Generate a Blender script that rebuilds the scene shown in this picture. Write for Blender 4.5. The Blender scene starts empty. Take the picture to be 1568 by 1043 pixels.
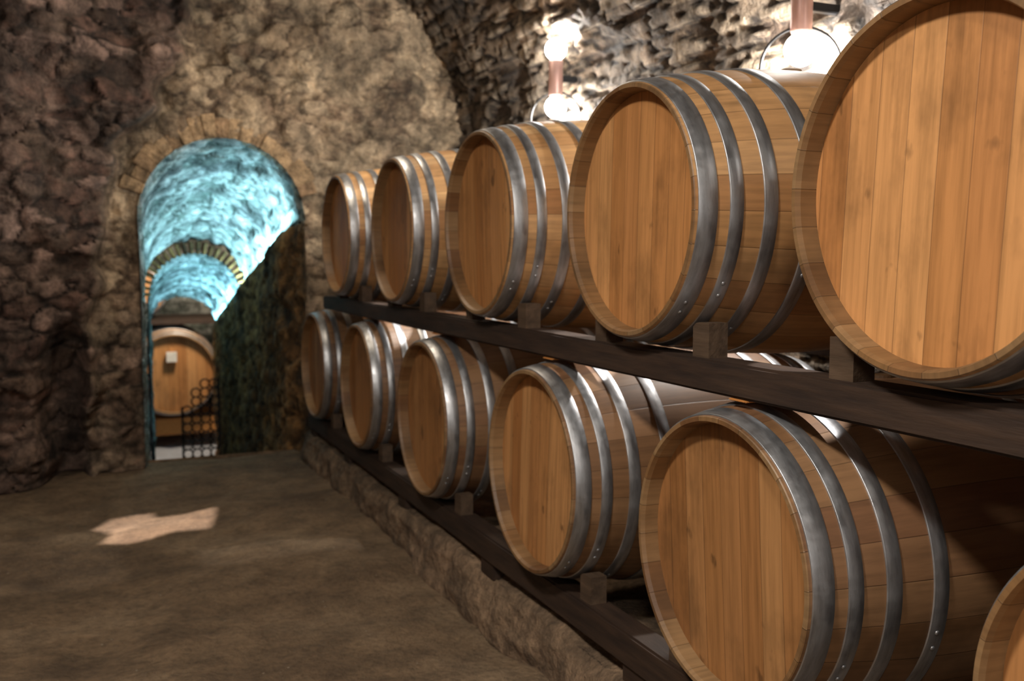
import bpy, bmesh, math, random
from mathutils import Vector, Matrix, noise, Euler
random.seed(7)
scene = bpy.context.scene
scene.view_settings.view_transform = 'Standard'
scene.view_settings.look = 'None'
scene.view_settings.exposure = 0.16

H = 1.27
PX = 1.19
# ------------------------------------------------------------ helpers
def sm(x, a=0.0, b=1.0):
    t = max(0.0, min(1.0, (x-a)/(b-a)))
    return t*t*(3-2*t)
def link(o, parent=None):
    scene.collection.objects.link(o)
    if parent: o.parent = parent
    return o
def mesh_obj(name, verts, faces, mats, parent=None, smooth=False, midx=None):
    me = bpy.data.meshes.new(name)
    me.from_pydata(verts, [], faces)
    for m in (mats if isinstance(mats, list) else [mats]): me.materials.append(m)
    if midx: me.polygons.foreach_set('material_index', midx)
    if smooth: me.polygons.foreach_set('use_smooth', [True]*len(me.polygons))
    me.update()
    o = bpy.data.objects.new(name, me)
    return link(o, parent)
def empty(name, loc=(0,0,0)):
    e = bpy.data.objects.new(name, None); e.empty_display_size = .1
    e.location = loc
    return link(e)

class NT:
    def __init__(s, name):
        s.m = bpy.data.materials.new(name); s.m.use_nodes = True
        s.t = s.m.node_tree; s.t.nodes.clear()
        s.out = s.t.nodes.new('ShaderNodeOutputMaterial')
        s.b = s.t.nodes.new('ShaderNodeBsdfPrincipled')
        s.t.links.new(s.b.outputs[0], s.out.inputs[0])
    def n(s, typ, **kw):
        nd = s.t.nodes.new('ShaderNode'+typ)
        for k, v in kw.items(): setattr(nd, k, v)
        return nd
    def l(s, a, b): s.t.links.new(a, b)
    def setin(s, sock, v):
        if isinstance(v, bpy.types.NodeSocket): s.l(v, sock)
        elif isinstance(v, (tuple, list)) and len(v) == 3 and sock.type == 'RGBA': sock.default_value = (*v, 1)
        else: sock.default_value = v
    def math(s, op, a, b=0.0, c=None, clamp=False):
        nd = s.n('Math', operation=op); nd.use_clamp = clamp
        s.setin(nd.inputs[0], a); s.setin(nd.inputs[1], b)
        if c is not None: s.setin(nd.inputs[2], c)
        return nd.outputs[0]
    def mix(s, f, a, b, bt='MIX'):
        nd = s.n('Mix', data_type='RGBA', blend_type=bt)
        s.setin(nd.inputs[0], f); s.setin(nd.inputs[6], a); s.setin(nd.inputs[7], b)
        return nd.outputs[2]
    def noise(s, vec, scale, detail=4, rough=.55):
        nd = s.n('TexNoise'); s.l(vec, nd.inputs['Vector'])
        nd.inputs['Scale'].default_value = scale; nd.inputs['Detail'].default_value = detail
        nd.inputs['Roughness'].default_value = rough
        return nd.outputs[0]
    def ramp(s, f, stops, interp='LINEAR'):
        nd = s.n('ValToRGB'); nd.color_ramp.interpolation = interp
        e = nd.color_ramp.elements
        while len(e) > 1: e.remove(e[-1])
        e[0].position = stops[0][0]; c = stops[0][1]
        e[0].color = (c, c, c, 1) if not isinstance(c, tuple) else (*c, 1)
        for p, c in stops[1:]:
            x = e.new(p); x.color = (c, c, c, 1) if not isinstance(c, tuple) else (*c, 1)
        s.l(f, nd.inputs[0]); return nd.outputs[0]
    def mapping(s, vec, scale):
        nd = s.n('Mapping'); s.l(vec, nd.inputs[0]); nd.inputs['Scale'].default_value = scale
        return nd.outputs[0]
    def bump(s, h, strength, dist, normal=None):
        nd = s.n('Bump'); s.l(h, nd.inputs['Height'])
        nd.inputs['Strength'].default_value = strength; nd.inputs['Distance'].default_value = dist
        if normal: s.l(normal, nd.inputs['Normal'])
        return nd.outputs[0]
    def objco(s): return s.n('TexCoord').outputs['Object']
    def P(s, **kw):
        for k, v in kw.items(): s.setin(s.b.inputs[k.replace('_', ' ')], v)
        return s.m

# ------------------------------------------------------------ materials
def stone_mat(name, cols, mortar, alt=None, altm=None, patch=(.38, 1.25), rough=.92, bumpd=.014, blotch=.6, plaster=None):
    n = NT(name)
    at = n.n('Attribute', attribute_name='stone')
    sp = n.n('SeparateColor'); n.l(at.outputs['Color'], sp.inputs[0])
    co = n.objco()
    k = len(cols)
    c = n.ramp(sp.outputs[0], [(i/(k-1), cols[i]) for i in range(k)])
    mo = mortar
    if plaster:
        pm = n.ramp(n.noise(co, 3.2, 6, .62), [(.45, 0.0), (.56, 1.0)])
        c = n.mix(n.math('MULTIPLY', pm, .75), c, plaster)
        mo = n.mix(pm, mortar, plaster)
    if alt:
        k = len(alt)
        c2 = n.ramp(sp.outputs[0], [(i/(k-1), alt[i]) for i in range(k)])
        pm2 = n.ramp(n.noise(co, 4.5, 6, .65), [(.42, 0.0), (.57, 1.0)])
        wash = n.ramp(n.noise(co, 1.7, 3, .5), [(.4, (.105,.072,.05)), (.6, (.20,.135,.105))])
        c2 = n.mix(n.math('MULTIPLY', pm2, .75), c2, wash)
        am = n.mix(n.math('MULTIPLY', pm2, .8), altm, wash)
        c = n.mix(sp.outputs[2], c, c2)
        mo = n.mix(sp.outputs[2], mo, am)
    c = n.mix(sp.outputs[1], mo, c)
    f = n.noise(co, 11, 6, .65)
    c = n.mix(1.0, c, n.ramp(f, [(.36, 1-blotch), (.5, .95), (.64, 1.0+blotch*.7)]), 'MULTIPLY')
    big = n.ramp(n.noise(co, 2.1, 5, .6), [(.38, patch[0]), (.60, patch[1])])
    c = n.mix(1.0, c, big, 'MULTIPLY')
    sc = n.ramp(n.noise(co, 42, 5, .7), [(.34, .7), (.62, 1.14)])
    c = n.mix(1.0, c, sc, 'MULTIPLY')
    hh = n.math('ADD', n.noise(co, 14, 6, .65), n.math('MULTIPLY', n.noise(co, 55, 4, .6), .3))
    return n.P(Base_Color=c, Roughness=rough, Normal=n.bump(hh, 1.0, bumpd*2.2))

M_far = stone_mat('stone_far_wall', [(.10,.065,.04),(.36,.26,.165),(.19,.125,.08),(.46,.35,.23),(.25,.17,.105)],
                  (.12,.08,.05), alt=[(.065,.038,.026),(.22,.12,.088),(.10,.058,.042),(.40,.265,.21),(.05,.030,.022),(.24,.155,.11)], altm=(.022,.014,.010), plaster=(.40,.30,.195))
M_right = stone_mat('stone_right_wall', [(.075,.05,.035),(.27,.195,.13),(.125,.088,.06),(.36,.285,.205),(.09,.064,.045)], (.018,.012,.009), patch=(.42,1.1), blotch=.45)
M_tun = stone_mat('stone_tunnel', [(.13,.17,.14),(.58,.58,.54),(.30,.33,.29),(.74,.74,.70),(.20,.23,.19)], (.09,.11,.09), patch=(.25,1.2), blotch=.4)
M_tunwall = stone_mat('stone_tunnel_shaded', [(.17,.075,.022),(.34,.17,.055),(.23,.115,.036)], (.11,.055,.018), blotch=.75)  # darkened and reddened: ledge shade put into the colour, offsets teal strip bounce
M_kerb = stone_mat('packed_earth_kerb', [(.22,.145,.087),(.24,.158,.095),(.23,.15,.092)], (.21,.138,.083), patch=(.58,1.2), blotch=.4)
M_arch = stone_mat('stone_arch', [(.30,.19,.105),(.40,.27,.15),(.35,.23,.125)], (.28,.18,.10), patch=(.7,1.2))

def dirt():
    n = NT('packed_dirt'); co = n.objco()
    c = n.ramp(n.noise(co, 1.3, 6, .6), [(.35, (.18,.115,.064)), (.5, (.28,.185,.105)), (.66, (.38,.265,.16))])
    sp = n.ramp(n.noise(co, 40, 4, .6), [(.3, .72), (.6, 1.08)])
    c = n.mix(1, c, sp, 'MULTIPLY')
    mot = n.ramp(n.noise(co, 6, 6, .65), [(.38, .74), (.6, 1.15)])
    c = n.mix(1, c, mot, 'MULTIPLY')
    v = n.n('TexVoronoi'); n.l(co, v.inputs['Vector']); v.inputs['Scale'].default_value = 22
    peb = n.ramp(v.outputs['Distance'], [(.07, 1.0), (.12, 0.0)])
    msk = n.ramp(n.noise(co, 5, 2), [(.52, 0.0), (.6, 1.0)])
    pm = n.math('MULTIPLY', peb, msk)
    c = n.mix(pm, c, (.46,.36,.25))
    h = n.math('ADD', n.noise(co, 7, 8, .7), n.math('MULTIPLY', n.noise(co, 60, 4, .6), .16))
    h = n.math('ADD', h, n.math('MULTIPLY', pm, .14))
    return n.P(Base_Color=c, Roughness=.93, Normal=n.bump(h, 1.0, .085))
M_dirt = dirt()

def head_mat(name, k):
    n = NT(name); co = n.objco()
    rnd = n.n('ObjectInfo').outputs['Random']
    s = n.n('SeparateXYZ'); n.l(co, s.inputs[0])
    wob = n.math('MULTIPLY', rnd, 9.0)
    y = n.math('ADD', n.math('DIVIDE', s.outputs[1], .066), wob)
    cell = n.math('FLOOR', y); fr = n.math('FRACT', y)
    wn = n.n('TexWhiteNoise', noise_dimensions='2D')
    cb = n.n('CombineXYZ'); n.l(cell, cb.inputs[0]); n.l(wob, cb.inputs[1]); n.l(cb.outputs[0], wn.inputs['Vector'])
    base = n.ramp(wn.outputs['Value'], [(0, (.43,.182,.055)), (.35, (.53,.242,.080)), (.7, (.62,.31,.115)), (1, (.47,.203,.065))])
    cb2 = n.n('CombineXYZ')
    n.l(n.math('MULTIPLY', s.outputs[1], 70.0), cb2.inputs[0]); n.l(n.math('MULTIPLY', s.outputs[2], 3.0), cb2.inputs[1])
    n.l(n.math('ADD', n.math('MULTIPLY', cell, 3.7), wob), cb2.inputs[2])
    g = n.noise(cb2.outputs[0], 1.0, 5, .6)
    c = n.mix(1, base, n.ramp(g, [(.3, .72), (.6, 1.06)]), 'MULTIPLY')
    vo = n.n('CombineXYZ'); n.l(wob, vo.inputs[0]); n.l(s.outputs[1], vo.inputs[1]); n.l(s.outputs[2], vo.inputs[2])
    st = n.noise(n.mapping(vo.outputs[0], (1, 3, 1.6)), 2.0, 5, .65)
    c = n.mix(1, c, n.ramp(st, [(.34, .66), (.5, 1.0)]), 'MULTIPLY')
    blot = n.ramp(n.noise(n.mapping(vo.outputs[0], (1, 1.0, .6)), 18, 3, .5), [(.26, .5), (.33, 1.0)])
    c = n.mix(1, c, blot, 'MULTIPLY')
    ed = n.math('MINIMUM', fr, n.math('SUBTRACT', 1.0, fr))
    seam = n.ramp(ed, [(0.0, .4), (.022, 1.0)])
    c = n.mix(.75, c, seam, 'MULTIPLY')
    hue = n.n('HueSaturation'); n.l(c, hue.inputs['Color'])
    n.l(n.math('MULTIPLY_ADD', rnd, .25*k, .86*k), hue.inputs['Value'])
    h = n.math('ADD', n.math('MULTIPLY', g, .25), seam)
    return n.P(Base_Color=hue.outputs[0], Roughness=n.ramp(g, [(.3, .48), (.7, .62)]), Normal=n.bump(h, .5, .0015))
M_head = head_mat('oak_barrel_head', 1.0)
M_head_lower = head_mat('oak_barrel_head_lower', .82)  # darker copy of the head wood for the lower row

def stave_mat(name, k=1.0, cc=None):
    n = NT(name); co = n.objco()
    rnd = n.n('ObjectInfo').outputs['Random']
    uv = n.n('UVMap'); s = n.n('SeparateXYZ'); n.l(uv.outputs[0], s.inputs[0])
    wob = n.math('MULTIPLY', rnd, 31.0)
    y = n.math('MULTIPLY', s.outputs[0], 26.0)
    cell = n.math('FLOOR', y); fr = n.math('FRACT', y)
    wn = n.n('TexWhiteNoise', noise_dimensions='2D')
    cb = n.n('CombineXYZ'); n.l(cell, cb.inputs[0]); n.l(wob, cb.inputs[1]); n.l(cb.outputs[0], wn.inputs['Vector'])
    cc = cc or [(.46,.235,.09),(.57,.32,.14),(.68,.41,.19),(.53,.28,.11),(.40,.19,.075)]
    cc = [tuple(v*k for v in c) for c in cc]
    base = n.ramp(wn.outputs['Value'], [(0, cc[0]), (.3, cc[1]), (.6, cc[2]), (.85, cc[3]), (1, cc[4])])
    cb2 = n.n('CombineXYZ')
    n.l(n.math('MULTIPLY', y, 5.0), cb2.inputs[0]); n.l(n.math('MULTIPLY', s.outputs[1], 5.0), cb2.inputs[1])
    n.l(n.math('ADD', n.math('MULTIPLY', cell, 3.7), wob), cb2.inputs[2])
    g = n.noise(cb2.outputs[0], 1.0, 5, .6)
    c = n.mix(1, base, n.ramp(g, [(.3, .74), (.6, 1.06)]), 'MULTIPLY')
    st = n.ramp(n.noise(co, 3.5, 4, .6), [(.33, .6), (.5, 1.0)])
    c = n.mix(1, c, st, 'MULTIPLY')
    ed = n.math('MINIMUM', fr, n.math('SUBTRACT', 1.0, fr))
    seam = n.ramp(ed, [(0.0, .35), (.02, 1.0)])
    c = n.mix(.8, c, seam, 'MULTIPLY')
    h = n.math('ADD', n.math('MULTIPLY', g, .3), seam)
    return n.P(Base_Color=c, Roughness=.5, Normal=n.bump(h, .5, .0015))
M_stave = stave_mat('oak_barrel_staves')
M_stave_old_shaded = stave_mat('oak_barrel_staves_aged_shaded', .92, [(.20,.098,.042),(.27,.14,.062),(.31,.17,.082),(.235,.115,.056),(.165,.08,.036)])  # older, greyer oak; the upper row's shade is also put into the colour
M_rim = stave_mat('oak_barrel_chime', .44)  # wood darkened: the rim's inner shadow is put into the chime colour

def hoop_mat():
    n = NT('galvanised_steel_hoop'); co = n.objco()
    f = n.noise(n.mapping(co, (6, 1, 1)), 7, 5, .6)
    c = n.ramp(f, [(.3, (.25,.25,.26)), (.55, (.48,.49,.51)), (.75, (.64,.64,.66))])
    rust = n.ramp(n.noise(co, 13, 5, .7), [(.62, 0.0), (.72, 1.0)])
    c = n.mix(n.math('MULTIPLY', rust, .5), c, (.16,.10,.07))
    r = n.ramp(n.noise(co, 25, 4, .6), [(.3, .31), (.7, .52)])
    return n.P(Base_Color=c, Metallic=.88, Roughness=r, Normal=n.bump(n.noise(co, 60, 3), .2, .002))
M_hoop = hoop_mat()

def wood_mat(name, c0, c1, rough=.7):
    n = NT(name); co = n.objco()
    g = n.noise(n.mapping(co, (14, 1.5, 14)), 3, 6, .6)
    c = n.ramp(g, [(.3, c0), (.7, c1)])
    return n.P(Base_Color=c, Roughness=rough, Normal=n.bump(g, .5, .006))
M_rail = wood_mat('dark_rack_timber', (.016,.008,.005), (.050,.026,.014))
M_block = wood_mat('wedge_timber', (.05,.03,.017), (.11,.068,.04))
M_orange = wood_mat('varnished_timber', (.45,.18,.04), (.6,.26,.07))
def simple(name, col, rough=.5, metal=0.0, emit=None, es=0):
    n = NT(name); co = n.objco()
    c = n.mix(1, col, n.ramp(n.noise(co, 12, 3), [(.3, .85), (.7, 1.1)]), 'MULTIPLY')
    m = n.P(Base_Color=c, Roughness=rough, Metallic=metal)
    if emit: n.P(Emission_Color=emit, Emission_Strength=es)
    return m
M_iron = simple('wrought_iron', (.02,.02,.022), .5, .6)
M_copper = simple('copper_lamp_body', (.50,.31,.27), .4, .3)
M_bulb = simple('lamp_glass_glow', (1,.95,.85), .3, 0, (1,.96,.88), 22)
M_label = simple('paper_label', (.8,.78,.74), .8)

# ------------------------------------------------------------ rough stone surfaces
def stone(u, v, su, sv, seed):
    q = Vector((u/su, v/sv, seed))
    q = q + noise.noise_vector(q*.8)*.45 + noise.noise_vector(q*3.1)*.13
    d, p = noise.voronoi(q)
    c = p[0]
    r = math.sin(c.x*12.9898+c.y*78.233+c.z*37.7)*43758.5453
    return d[1]-d[0], r-math.floor(r)

def rough_grid(name, nu, nv, fn, mat, su=.2, sv=.12, seed=1.3, amp=.03, amp2=.04, fscale=1.7, inside=None, project=None, parent=None):
    verts = []; cols = []; ins = []
    for j in range(nv+1):
        for i in range(nu+1):
            pos, nor, u, v, damp, zone = fn(i/nu, j/nv)
            e, r = stone(u, v, su, sv, seed)
            ef = sm(e, .02, .15)
            h = ef*(.45+.8*r)
            if r < .12: h *= -1.0
            fr = noise.fractal(Vector((u*fscale, v*fscale, seed*3)), 1.0, 2.0, 5)
            fr2 = noise.noise(Vector((u*16, v*16, seed)))*.35 + noise.noise(Vector((u*38, v*38, seed)))*.15
            ii = False
            if inside:
                ii = inside(pos)
                if ii: pos = project(pos)
            p = pos + nor*((amp*(h+fr2) + amp2*fr)*damp)
            verts.append(p); cols.extend((r, ef, zone, 1.0)); ins.append(ii)
    faces = []
    W = nu+1
    for j in range(nv):
        for i in range(nu):
            a = j*W+i
            q = (a, a+1, a+W+1, a+W)
            if inside and all(ins[k] for k in q): continue
            faces.append(q)
    o = mesh_obj(name, verts, faces, mat, parent, smooth=True)
    at = o.data.color_attributes.new('stone', 'FLOAT_COLOR', 'POINT')
    at.data.foreach_set('color', cols)
    return o

YB, YF = -3.2, 6.6
XL, XR = -1.5, 2.36
CX, HW = (XL+XR)/2, (XR-XL)/2
ZS, ZR = 1.95, 1.6
L = YF-YB
def f_right(s, t):
    y = YB+s*L; z = t*ZS
    return Vector((XR, y, z)), Vector((-1,0,0)), y, z, 1.0, 0
rough_grid('wall_right', 420, 90, f_right, M_right, .26, .062, 2.3, .028, .05)
arc = 5.6
def f_vault(s, t):
    y = YB+s*L; a = t*math.pi
    x = CX+HW*math.cos(a); z = ZS+ZR*math.sin(a)
    nor = Vector((-math.cos(a)/HW, 0, -math.sin(a)/ZR)).normalized()
    return Vector((x, y, z)), nor, y, ZS+t*arc, 1.0, 0
rough_grid('ceiling', 480, 280, f_vault, M_right, .26, .062, 2.3, .028, .05)
def f_left(s, t):
    y = YB+s*L; z = t*ZS
    return Vector((XL, y, z)), Vector((1,0,0)), y, z, 1.0, 1
rough_grid('wall_left', 200, 50, f_left, M_far, .22, .14, 4.1, .03, .05)
def f_back(s, t):
    x = XL-.2+s*(XR-XL+.4); z = t*3.8
    return Vector((x, YB+.1, z)), Vector((0,1,0)), x, z, 1.0, 0
rough_grid('wall_back', 70, 60, f_back, M_far, .22, .14, 6.1, .03, .05)

# far wall with arched doorway
WY = 6.2
OX0, OX1, OZ = .30, 1.28, 1.49
OC, OR = (OX0+OX1)/2, (OX1-OX0)/2
def inside(p):
    if p.z < OZ: return OX0 < p.x < OX1
    return math.hypot(p.x-OC, p.z-OZ) < OR
def project(p):
    if p.z < OZ: return Vector((OX0 if p.x < OC else OX1, p.y, p.z))
    v = Vector((p.x-OC, 0, p.z-OZ)); v = v.normalized()*OR
    return Vector((OC+v.x, p.y, OZ+v.z))
def odist(x, z):
    if z < OZ: return max(OX0-x, x-OX1)
    return math.hypot(x-OC, z-OZ)-OR
EP = [(-.1,.05),(.92,.08),(1.6,.17),(1.87,.24),(2.16,.42),(2.44,.62),(2.95,.64),(4,.8)]
def edgeX(z):
    for (z0,x0),(z1,x1) in zip(EP, EP[1:]):
        if z <= z1: return x0+(x1-x0)*sm(z, z0, z1)
    return .8
def f_far(s, t):
    x = XL-.3+s*(XR-XL+.55); z = t*3.7
    d = odist(x, z)
    damp = .12+.88*sm(d, 0, .12)
    xe = edgeX(z)+.09*noise.noise(Vector((z*5, 3, 1)))
    k = sm(xe-x, 0, .07)
    fwd = .20*k + .45*sm(xe-x, 0, 1.1)
    nx = (x+.12+.08*noise.noise(Vector((z*4, 1, 7))))/.12
    if z < 1.0 and abs(nx) < 1.6:
        r = math.hypot(nx, max(0, (z-.6)/.3))
        fwd -= .30*(1-sm(r, .45, 1.25))
    fwd *= sm(d, 0, .06) if x < OC else 1
    zone = sm(xe-x, -.03, .1)
    zone = max(zone, .6*sm(1.35-z, 0, .7))
    return Vector((x, WY-fwd, z)), Vector((0,-1,0)), x, z, damp*(.85+.3*k), zone
rough_grid('wall_far', 300, 260, f_far, M_far, .18, .105, 5.7, .040, .10, 2.4, inside=inside, project=project)

def wedge_ring(name, cx, cz, r0, r1, y0, y1, n, a0, a1, mat, gap=.01, jit=.02, parent=None):
    bm = bmesh.new()
    da = (a1-a0)/n
    for i in range(n):
        b0 = a0+i*da+gap; b1 = a0+(i+1)*da-gap
        rr1 = r1+random.uniform(-jit, jit); yy = y0+random.uniform(-jit, jit)*.4
        vs = []
        for y in (yy, y1):
            for r, b in ((r0,b0),(r0,(b0+b1)/2),(r0,b1),(rr1,b1),(rr1,(b0+b1)/2),(rr1,b0)):
                vs.append(bm.verts.new((cx+r*math.cos(b), y, cz+r*math.sin(b))))
        f = [vs[0:6][::-1], vs[6:12]]
        for k in range(6): f.append([vs[k], vs[(k+1)%6], vs[(k+1)%6+6], vs[k+6]])
        for q in f: bm.faces.new(q)
    bmesh.ops.bevel(bm, geom=[e for e in bm.edges], offset=.004, segments=2, affect='EDGES')
    me = bpy.data.meshes.new(name); bm.to_mesh(me); bm.free(); me.materials.append(mat)
    at = me.color_attributes.new('stone', 'FLOAT_COLOR', 'POINT')
    for k, v in enumerate(me.vertices):
        a = math.atan2(v.co.z-cz, v.co.x-cx)
        r = math.sin(math.floor((a-a0)/da)*12.98)*4375.8; r -= math.floor(r)
        at.data[k].color = (r, 1, 0, 1)
    return link(bpy.data.objects.new(name, me), parent)
wedge_ring('door_arch_surround', OC, OZ, OR-.004, OR+.115, WY-.02, WY+.12, 19, .3, math.pi-.3, M_arch, .001, .03)

def f_floor(s, t):
    x = XL-.2+s*(XR-XL+.4); y = YB+t*(6.42-YB)
    return Vector((x, y, 0)), Vector((0,0,1)), x, y, 1.0, 0
rough_grid('floor', 110, 260, f_floor, M_dirt, .5, .5, 8.2, .004, .034, 1.3)

kprof = [(1.21, -.02), (1.21,.04), (1.22,.09), (1.228,.135), (1.25,.165), (1.30,.178), (1.45,.18), (1.7,.18), (2.0,.18), (2.3,.18)]
def f_kerb(s, t):
    y = -1.6+s*7.75
    k = t*(len(kprof)-1); i = min(int(k), len(kprof)-2); f = k-i
    a, b = kprof[i], kprof[i+1]
    x = a[0]+(b[0]-a[0])*f; z = a[1]+(b[1]-a[1])*f
    nor = Vector((-1, 0, 0)) if i < 4 else Vector((0,0,1))
    if i == 4: nor = Vector((-1,0,1)).normalized()
    return Vector((x, y, z)), nor, y, x+z*1.5, .55 if i > 4 else 1.0, 0
rough_grid('stone_kerb', 380, 54, f_kerb, M_kerb, .45, .35, 3.9, .003, .034, 3.2)

# ------------------------------------------------------------ passage
SL = .155; DR = .0503; DROP = .38
def tc(y): return OC+(y-WY)*DR
def tz(y): return -max(0, y-6.35)*SL
def tunnel(name, y0, y1, R, zs, nu):
    def f(s, t):
        y = y0+s*(y1-y0); c = tc(y); zo = tz(y)
        lo = DROP+.05
        tot = lo+zs+math.pi*R; d = t*tot-lo
        if d < zs:
            p = Vector((c-R, y, zo+d)); n = Vector((1,0,0))
        else:
            a = math.pi*(1-(d-zs)/(math.pi*R))
            p = Vector((c+R*math.cos(a), y, zo+zs+R*math.sin(a))); n = Vector((-math.cos(a),0,-math.sin(a)))
        return p, n, y, d, .25+.75*sm(y-y0, 0, .15), 0
    return rough_grid(name, nu, 120, f, M_tun, .24, .10, 9.3, .022, .025)
tunnel('passage_vault', 6.17, 9.9, OR, OZ, 170)
tunnel('passage_vault_lower', 9.86, 13.3, .43, 1.42, 130)
wedge_ring('passage_brick_ring', tc(9.9), tz(9.9)+1.43, .41, .52, 9.78, 9.92, 24, 0, math.pi, M_tunwall, .035, .012)
def f_tw(s, t):
    y = 6.17+s*7.13; c = tc(y); zo = tz(y)
    off = OR-.085*sm(y, 6.17, 6.7)
    if t < .06: return Vector((c+OR+.02-(OR+.02-off)*t/.06, y, zo+1.47)), Vector((0,0,1)), y, t, .4, 0
    z = 1.47-(1.5+DROP)*(t-.06)/.94
    return Vector((c+off, y, zo+z-.0)), Vector((-1,0,0)), y, z, .2+.8*sm(y, 6.17, 6.4), 0
rough_grid('passage_wall_right', 170, 70, f_tw, M_tunwall, .18, .12, 7.7, .03, .04)
def f_tf(s, t):
    y = 6.42+s*7.0; c = tc(y)
    return Vector((c-.6+1.2*t, y, tz(y)-DROP)), Vector((0,0,1)), y, t, 1, 0
M_pfl = simple('passage_stone_floor', (.42,.44,.50), .55)
rough_grid('passage_floor', 120, 24, f_tf, M_pfl, .3, .3, 7.1, .006, .01)
def f_ts(s, t):
    return Vector((OC-.7+1.4*s, 6.42, -.0-t*(DROP+.03))), Vector((0,1,0)), s, t, .3, 0
rough_grid('passage_step', 24, 10, f_ts, M_kerb, .3, .2, 2.1, .01, .01)
ZE = -1.48
def quadgrid(name, o, u, v, n, mat, nu=30, nv=20):
    o, u, v, n = map(Vector, (o, u, v, n))
    return rough_grid(name, nu, nv, lambda s, t: (o+u*s+v*t, n, s*u.length, t*v.length, 1, 0), mat, .25, .15, 3.1, .03, .03)
quadgrid('floor_end_room', (-1.5,13.3,ZE), (5.5,0,0), (0,4,0), (0,0,1), M_pfl)
quadgrid('wall_end_room', (-1.5,17,ZE), (5.5,0,0), (0,0,3.7), (0,-1,0), M_tun, 60, 40)
quadgrid('ceiling_end_room', (-1.5,13.3,2.1), (5.5,0,0), (0,4,0), (0,0,-1), M_tun)
quadgrid('wall_end_room_left', (-1.5,13.3,ZE), (0,3.8,0), (0,0,3.7), (1,0,0), M_tun)
quadgrid('wall_end_room_right', (4,13.3,ZE), (0,3.8,0), (0,0,3.7), (-1,0,0), M_tun)

# ------------------------------------------------------------ barrels
BL = .95; R0 = .300; RB = .058
def rad(a):
    u = (a-BL/2)/(BL/2)
    return R0+RB*(1-u*u)
def barrel_mesh(stave, head):
    NS = 130
    verts = []; faces = []; mi = []; uvs = []; sm_ = []
    def revolve(prof, mat, smooth=True):
        base = len(verts)
        for (x, r) in prof:
            for k in range(NS):
                a = 2*math.pi*k/NS
                verts.append((x, r*math.cos(a), r*math.sin(a)))
        for j in range(len(prof)-1):
            for k in range(NS):
                k2 = (k+1) % NS
                faces.append((base+j*NS+k, base+j*NS+k2, base+(j+1)*NS+k2, base+(j+1)*NS+k))
                mi.append(mat); sm_.append(smooth)
                uvs.extend([(k/NS, prof[j][0]), ((k+1)/NS, prof[j][0]), ((k+1)/NS, prof[j+1][0]), (k/NS, prof[j+1][0])])
    n = 26
    revolve([(BL*i/n, rad(BL*i/n)) for i in range(n+1)], 0)
    for e in (0, 1):
        X = (lambda a: a) if e == 0 else (lambda a: BL-a)
        revolve([(X(0.0), rad(0)), (X(-.002), rad(0)-.002), (X(-.002), rad(0)-.011)], 3, False)
        revolve([(X(-.002), rad(0)-.011), (X(.008), rad(0)-.015), (X(.042), rad(0)-.017)], 3, False)
        base = len(verts); rr = rad(0)-.0165
        prof = [(X(.042), rr), (X(.0415), rr*.97), (X(.0405), rr*.6)]
        revolve(prof, 1, False)
        c = len(verts); verts.append((X(.040), 0, 0))
        lb = base+2*NS
        for k in range(NS):
            faces.append((lb+k, lb+(k+1) % NS, c)); mi.append(1); sm_.append(False); uvs.extend([(0,0)]*3)
    for (a0, a1) in [(.006,.048), (.076,.106), (.154,.186), (.256,.290)]:
        for (b0, b1) in ((a0,a1), (BL-a1, BL-a0)):
            th = .0028; m = (b0+b1)/2
            revolve([(b0, rad(b0)-.001), (b0, rad(b0)+th), (b0+.001, rad(b0)+th+.0006), (m, rad(m)+th+.0008), (b1-.001, rad(b1)+th+.0006), (b1, rad(b1)+th), (b1, rad(b1)-.001)], 2, True)
            a = {.006:3.9, .076:3.7, .154:4.1, .256:3.5}.get(a0, 3.9)
            for da in (-.05, .05):
                ang = a+da; rv = rad(m)+th+.001
                cx, cy, cz = m, rv*math.cos(ang), rv*math.sin(ang)
                nrm = Vector((0, math.cos(ang), math.sin(ang))); t1 = Vector((1,0,0)); t2 = nrm.cross(t1)
                b = len(verts); K = 8
                for (q, hgt) in ((.0055, 0), (.0045, .0022), (.002, .0032)):
                    for k in range(K):
                        w = Vector((cx,cy,cz))+t1*q*math.cos(k*2*math.pi/K)+t2*q*math.sin(k*2*math.pi/K)+nrm*hgt
                        verts.append(tuple(w))
                for j in range(2):
                    for k in range(K):
                        faces.append((b+j*K+k, b+j*K+(k+1)%K, b+(j+1)*K+(k+1)%K, b+(j+1)*K+k)); mi.append(2); sm_.append(True); uvs.extend([(0,0)]*4)
                faces.append(tuple(b+2*K+k for k in range(K))); mi.append(2); sm_.append(True); uvs.extend([(0,0)]*K)
    K = 20; b = len(verts)
    for (q, z) in ((.028, rad(BL/2)-.004), (.028, rad(BL/2)+.006), (.022, rad(BL/2)+.009)):
        for k in range(K): verts.append((BL/2+q*math.cos(k*2*math.pi/K), q*math.sin(k*2*math.pi/K), z))
    for j in range(2):
        for k in range(K):
            faces.append((b+j*K+k, b+j*K+(k+1)%K, b+(j+1)*K+(k+1)%K, b+(j+1)*K+k)); mi.append(0); sm_.append(False); uvs.extend([(0,0)]*4)
    faces.append(tuple(b+2*K+k for k in range(K))); mi.append(0); sm_.append(False); uvs.extend([(0,0)]*K)
    me = bpy.data.meshes.new('wine_barrel')
    me.from_pydata(verts, [], faces)
    for m in (stave, head, M_hoop, M_rim): me.materials.append(m)
    me.polygons.foreach_set('material_index', mi)
    me.polygons.foreach_set('use_smooth', sm_)
    uvl = me.uv_layers.new(name='UVMap')
    uvl.data.foreach_set('uv', [c for uv in uvs for c in uv])
    me.update()
    return me
BM = barrel_mesh(M_stave, M_head)
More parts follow.
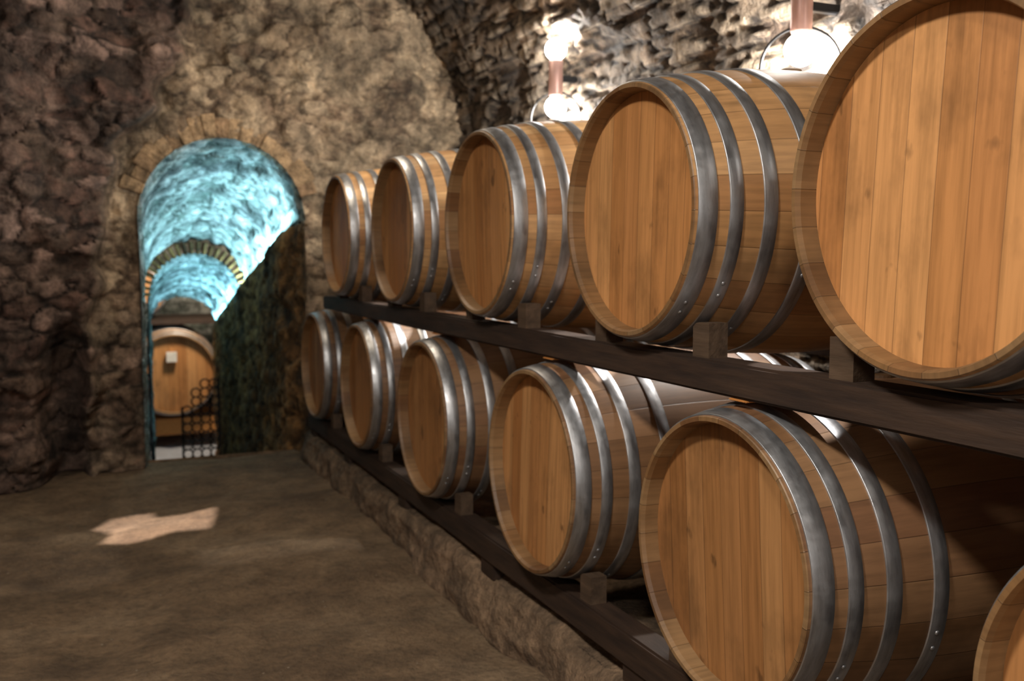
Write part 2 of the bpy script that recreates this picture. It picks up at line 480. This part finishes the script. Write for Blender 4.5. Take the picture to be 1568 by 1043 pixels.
BM_lower = barrel_mesh(M_stave_old_shaded, M_head_lower)
ZLo, ZUp = H-.634, H+.107
lowY = [-.22, .715, 1.678, 2.60, 3.626, 4.671, 5.658]
upY = [.20, 1.154, 2.06, 3.037, 4.03, 5.0]
def barrel(name, x, y, z, roll, me):
    o = bpy.data.objects.new(name, me); link(o)
    o.location = (x, y, z); o.rotation_euler = (math.radians(roll), 0, 0)
    return o
random.seed(3)
for y in lowY: barrel('wine_barrel', PX+random.uniform(-.008,.008), y, ZLo, random.uniform(-5,5), BM_lower)
for y in upY: barrel('wine_barrel', PX+random.uniform(-.008,.008), y, ZUp, random.uniform(-4,4), BM)

# ------------------------------------------------------------ rack
def box(name, x0, x1, y0, y1, z0, z1, mat, parent, bev=.006, wob=0.0, ny=1):
    bm = bmesh.new()
    bmesh.ops.create_cube(bm, size=1)
    for v in bm.verts:
        v.co = Vector(((x0+x1)/2+v.co.x*(x1-x0), (y0+y1)/2+v.co.y*(y1-y0), (z0+z1)/2+v.co.z*(z1-z0)))
    if ny > 1:
        es = [e for e in bm.edges if abs(e.verts[0].co.y-e.verts[1].co.y) > .5*(y1-y0)]
        bmesh.ops.subdivide_edges(bm, edges=es, cuts=ny)
    bmesh.ops.bevel(bm, geom=[e for e in bm.edges if not (ny > 1 and len(e.link_faces) == 2 and e.calc_face_angle(0) < .1)], offset=bev, segments=2, affect='EDGES')
    if wob:
        for v in bm.verts:
            w = noise.noise_vector(Vector((x0, v.co.y*2.5, z0)))*wob
            v.co += Vector((w.x, 0, w.z*.4))
    me = bpy.data.meshes.new(name); bm.to_mesh(me); bm.free(); me.materials.append(mat)
    return link(bpy.data.objects.new(name, me), parent)
def wedge(name, x0, x1, yc, z0, side, R, zc, parent):
    yi = .20; yo = .262; K = 6
    pts = [(yi, z0)]
    hmax = z0+.078
    for k in range(K+1):
        yy = yi+(yo-yi)*k/K
        zz = min(zc-math.sqrt(max(R*R-yy*yy, 0))-.001, hmax)
        pts.append((yy, zz))
    pts.append((yo, z0))
    verts = []; n = len(pts)
    for x in (x0, x1):
        for (yy, zz) in pts: verts.append((x, yc+side*yy, zz))
    faces = [tuple(range(n)), tuple(range(n, 2*n))[::-1]]
    for k in range(n): faces.append((k, (k+1)%n, (k+1)%n+n, k+n))
    return mesh_obj(name, verts, faces, M_block, parent)
rack = empty('barrel_rack')
def rbot(x): return rad(x-PX)+.0035
for tag, x0, x1 in (('front', 1.245, 1.325), ('rear', PX+BL-.125, PX+BL-.045)):
    rr = max(rbot(x0), rbot(x1))
    zt = ZLo-rr-.001
    box('lower_rail_'+tag, x0, x1, -.7, 6.02, zt-.09, zt, M_rail, rack, .006, .004, 30)
    zt2 = ZUp-rr-.001
    box('upper_rail_'+tag, x0, x1, -.55, 5.55, zt2-.073, zt2, M_rail, rack, .006, .004, 30)
    wx0, wx1 = (x0+.012, x0+.062)
    for i, y in enumerate(lowY):
        for s in (-1, 1): wedge('wedge', wx0, wx1, y, zt, s, rr, ZLo, rack)
        if y < 5.6: box('spacer', x0-.0, x1+.01, y-.03, y+.03, ZLo+rr-.002, zt2-.074, M_orange, rack, .003)
    for i, y in enumerate(upY):
        for s in (-1, 1): wedge('wedge', wx0, wx1, y, zt2, s, rr, ZUp, rack)
    for y in [-.6, .3, 1.2, 2.1, 3.1, 4.1, 5.1, 5.95]:
        box('sleeper', x0+.01, x1+.04, y-.06, y+.06, .15, zt-.088, M_rail, rack, .005)

# ------------------------------------------------------------ lights
def lathe(name, prof, mat, parent, seg=28):
    verts = []; faces = []
    for r, z in prof:
        for k in range(seg): verts.append((r*math.cos(2*math.pi*k/seg), r*math.sin(2*math.pi*k/seg), z))
    for j in range(len(prof)-1):
        for k in range(seg): faces.append((j*seg+k, j*seg+(k+1)%seg, (j+1)*seg+(k+1)%seg, (j+1)*seg+k))
    return mesh_obj(name, verts, faces, mat, parent, smooth=True)
def torus(name, R, r, loc, rot, mat, parent, n=48, m=8):
    verts = []; faces = []
    M = Matrix.LocRotScale(Vector(loc), Euler(rot), None)
    for i in range(n):
        a = 2*math.pi*i/n
        for j in range(m):
            b = 2*math.pi*j/m
            verts.append(M @ Vector(((R+r*math.cos(b))*math.cos(a), (R+r*math.cos(b))*math.sin(a), r*math.sin(b))))
    for i in range(n):
        for j in range(m):
            faces.append((i*m+j, ((i+1)%n)*m+j, ((i+1)%n)*m+(j+1)%m, i*m+(j+1)%m))
    return mesh_obj(name, verts, faces, mat, parent, smooth=True)
def light(name, typ, loc, energy, col, parent=None, **kw):
    d = bpy.data.lights.new(name, typ); d.energy = energy; d.color = col
    for k, v in kw.items(): setattr(d, k, v)
    o = bpy.data.objects.new(name, d); o.location = loc
    return link(o, parent)
def sphere_prof(r, z0, n=12): return [(max(r*math.sin(math.pi*i/n), .0005), z0-r*math.cos(math.pi*i/n)) for i in range(n+1)]
WARM = (1, .84, .64); WHITE = (1, .92, .82)
def sconce(x, y, z, side, eb, et):
    e = empty('wall_sconce', (x, y, z))
    lathe('body', [(.001,-.09),(.032,-.09),(.036,-.08),(.036,.08),(.032,.09),(.001,.09)], M_copper, e)
    lathe('lower_bulb', sphere_prof(.055, -.143), M_bulb, e)
    lathe('upper_bulb', sphere_prof(.055, .143), M_bulb, e)
    box('bracket', min(0, side*.2), max(0, side*.2), -.015, .015, -.015, .015, M_iron, e, .003)
    torus('guard_ring', .13, .005, (0,0,-.20), (math.radians(90),0,math.radians(-40)), M_iron, e)
    light('lower_glow', 'POINT', (.02,0,-.22), eb, (1,.96,.9), e, shadow_soft_size=.02)
    light('upper_glow', 'POINT', (.02,0,.22), et, (1,.96,.9), e, shadow_soft_size=.02)
sconce(2.22, 4.54, H+.895, 1, 50, 20)
sconce(2.22, 2.68, H+.83, 1, 72, 13)
sconce(2.20, .35, H+.83, 1, 18, 5)  # extra sconce out of view, added to light the nearest barrels

def ceiling_fill_lamp(x, y, z, e, size=.35, col=WHITE):  # unseen lamps, added as key and fill for barrels and far wall
    m = empty('ceiling_fill_lamp', (x, y, z))
    lathe('shade', [(.02,.12),(.05,.10),(.18,.0),(.185,.0),(.055,.115),(.02,.13)], M_iron, m)
    lathe('cord', [(.006,.12),(.006,.45)], M_iron, m, 8)
    light('glow', 'AREA', (0,0,-.01), e, col, m, shape='DISK', size=size)
ceiling_fill_lamp(-.5, 1.1, 2.75, 60, .34)
ceiling_fill_lamp(1.0, 4.6, 3.0, 14, col=WARM)
ceiling_fill_lamp(-.6, -.9, 2.85, 50)
w = empty('added_rear_window', (-.4, YB+.25, 1.75))  # unseen window before the solid back wall, added to carry a fill light
for nm, a in (('frame_left', (-.68,-.6,-.05,.05,-.8,.8)), ('frame_right', (.6,.68,-.05,.05,-.8,.8)), ('frame_top', (-.68,.68,-.05,.05,.72,.8)), ('frame_bottom', (-.68,.68,-.05,.05,-.8,-.72)), ('mullion', (-.02,.02,-.03,.03,-.75,.75))):
    box(nm, *a, M_rail, w)
wl = light('rear_window_fill', 'AREA', (0,.02,0), 14, (1,.95,.9), w, shape='RECTANGLE', size=1.2, size_y=1.45)  # added fill, gives the hoops something bright to reflect
wl.rotation_euler = (math.radians(90), 0, 0)

def spot_with_plate(loc, poly, target, e, ang, col, frac=.07, r=.003):
    loc = Vector(loc); sp = empty('added_ceiling_spot', loc)
    d = light('beam', 'SPOT', (0,0,0), e, col, sp, spot_size=math.radians(ang), spot_blend=.1, shadow_soft_size=r)
    d.rotation_euler = (Vector(target)-loc).to_track_quat('-Z', 'Y').to_euler()
    lathe('cap', [(.012,.03),(.05,.025),(.055,-.01),(.053,-.01),(.048,.02),(.012,.026)], M_iron, sp)
    if poly:
        inner = [(Vector((x, y, 0))-loc)*frac for x, y in poly]
        c = sum(inner, Vector())/len(inner)
        outer = [c+(p-c).normalized()*.16 for p in inner]
        outer = [Vector((p.x, p.y, c.z)) for p in outer]; inner = [Vector((p.x, p.y, c.z)) for p in inner]
        n = len(inner)
        mesh_obj('patch_mask_plate', inner+outer, [(i, (i+1)%n, (i+1)%n+n, i+n) for i in range(n)], M_iron, sp)  # added plate whose hole shapes the light patch on the floor
patch = [(-.08,4.95),(.02,5.20),(.26,5.24),(.29,5.05),(.45,5.06),(.64,5.06),(.60,4.82),(.55,4.62),(.34,4.62),(.10,4.50),(-.04,4.56),(.02,4.75)]
patch = [(.29+(x-.29)*.80, 4.86+(y-4.86)*.74) for x, y in patch]
spot_with_plate((-.1, 3.4, 3.3), patch, (.28, 4.88, 0), 1350, 15, (1,.86,.83), r=.002)  # added spot standing in for sunlight on the floor
for yy in (1.60, 2.53, 4.52):
    spot_with_plate((1.40, yy, 3.1), None, (1.34, yy, 1.06), 260, 5.5, (1,.95,.9), r=.01)  # added spots standing in for light shafts between the upper barrels

def strip(y0, y1, off, zz, e, col):
    p0 = Vector((tc(y0)+off, y0, tz(y0)+zz)); p1 = Vector((tc(y1)+off, y1, tz(y1)+zz))
    d = (p1-p0); xax = d.normalized(); ndir = Vector((-.35, 0, .94)).normalized()
    zax = -(ndir-ndir.dot(xax)*xax).normalized(); yax = zax.cross(xax)
    M = Matrix((xax, yax, zax)).transposed().to_4x4(); M.translation = (p0+p1)/2
    o = light('passage_led_strip', 'AREA', (0,0,0), e, col, None, shape='RECTANGLE', size=d.length, size_y=.04)
    o.matrix_world = M
strip(6.6, 9.8, OR-.06, 1.52, 47, (.40,.82,1.0))
strip(9.95, 13.2, OR-.11, 1.49, 36, (.31,.76,1))
light('end_room_light', 'POINT', (1.5, 13.7, 1.5), 165, (1,.82,.62), None, shadow_soft_size=.2)

# ------------------------------------------------------------ casks in the end room
def cask(x, y, z, s):
    o = bpy.data.objects.new('large_wine_cask', BM); link(o)
    o.location = (x, y, z); o.rotation_euler = (0, 0, math.radians(90)); o.scale = (s, s, s)
    return o
c1 = cask(1.12, 14.5, -.40, 1.9)
cask(-.36, 14.5, -.40, 1.9)
cask(2.6, 14.5, -.40, 1.9)
cask(.72, 14.9, .75, 1.1)
st = empty('cask_stand')
for nm, y0, y1 in (('front', 14.62, 14.8), ('rear', 15.9, 16.1)):
    box(nm+'_cradle', -1.1, 3.4, y0, y1, ZE+.2, ZE+.44, M_orange, st)
    for x in (-1.0, .4, 1.9, 3.3): box(nm+'_foot', x-.1, x+.1, y0, y1, ZE-.02, ZE+.21, M_rail, st)
box('shelf_board', -1.1, 3.4, 14.8, 16.2, .29, .36, M_rail, st)
for x in (-1.1, .36, 1.86, 3.34): box('post', x-.03, x+.03, 14.85, 14.95, ZE-.02, .30, M_rail, st)
lab = box('cask_label', 1.02, 1.16, 14.49, 14.50+.05, -.22, -.08, M_label, None, .001)
lab.parent = c1; lab.matrix_parent_inverse = c1.matrix_basis.inverted()
ir = empty('wrought_iron_bottle_rack', (tc(12.4)+.15, 12.4, tz(12.4)-DROP+.01))
for i in range(4):
    for j in range(10):
        if (i, j) in ((0,9),(0,8),(1,9),(0,7)): continue
        torus('ring', .055, .010, (-.16+i*.107, 0, .06+j*.107), (math.radians(90),0,0), M_iron, ir, 20, 6)
box('left_leg', -.23, -.21, -.01, .01, .0, .75, M_iron, ir, .002)
box('right_leg', .21, .23, -.01, .01, .0, 1.1, M_iron, ir, .002)
box('foot', -.22, .22, -.1, .1, .0, .02, M_iron, ir, .002)

wd = bpy.data.worlds.new('World'); scene.world = wd; wd.use_nodes = True
wd.node_tree.nodes['Background'].inputs[0].default_value = (.02,.02,.025,1)

cd = bpy.data.cameras.new('camera'); cam = bpy.data.objects.new('camera', cd); link(cam)
cam.location = (0, 0, H)
cam.rotation_euler = (math.radians(90-4.93), 0, math.radians(-23.55))
cd.sensor_width = 36; cd.lens = 34.44; cd.clip_start = .02
cd.dof.use_dof = True; cd.dof.focus_distance = 1.8; cd.dof.aperture_fstop = 4.5
scene.camera = cam
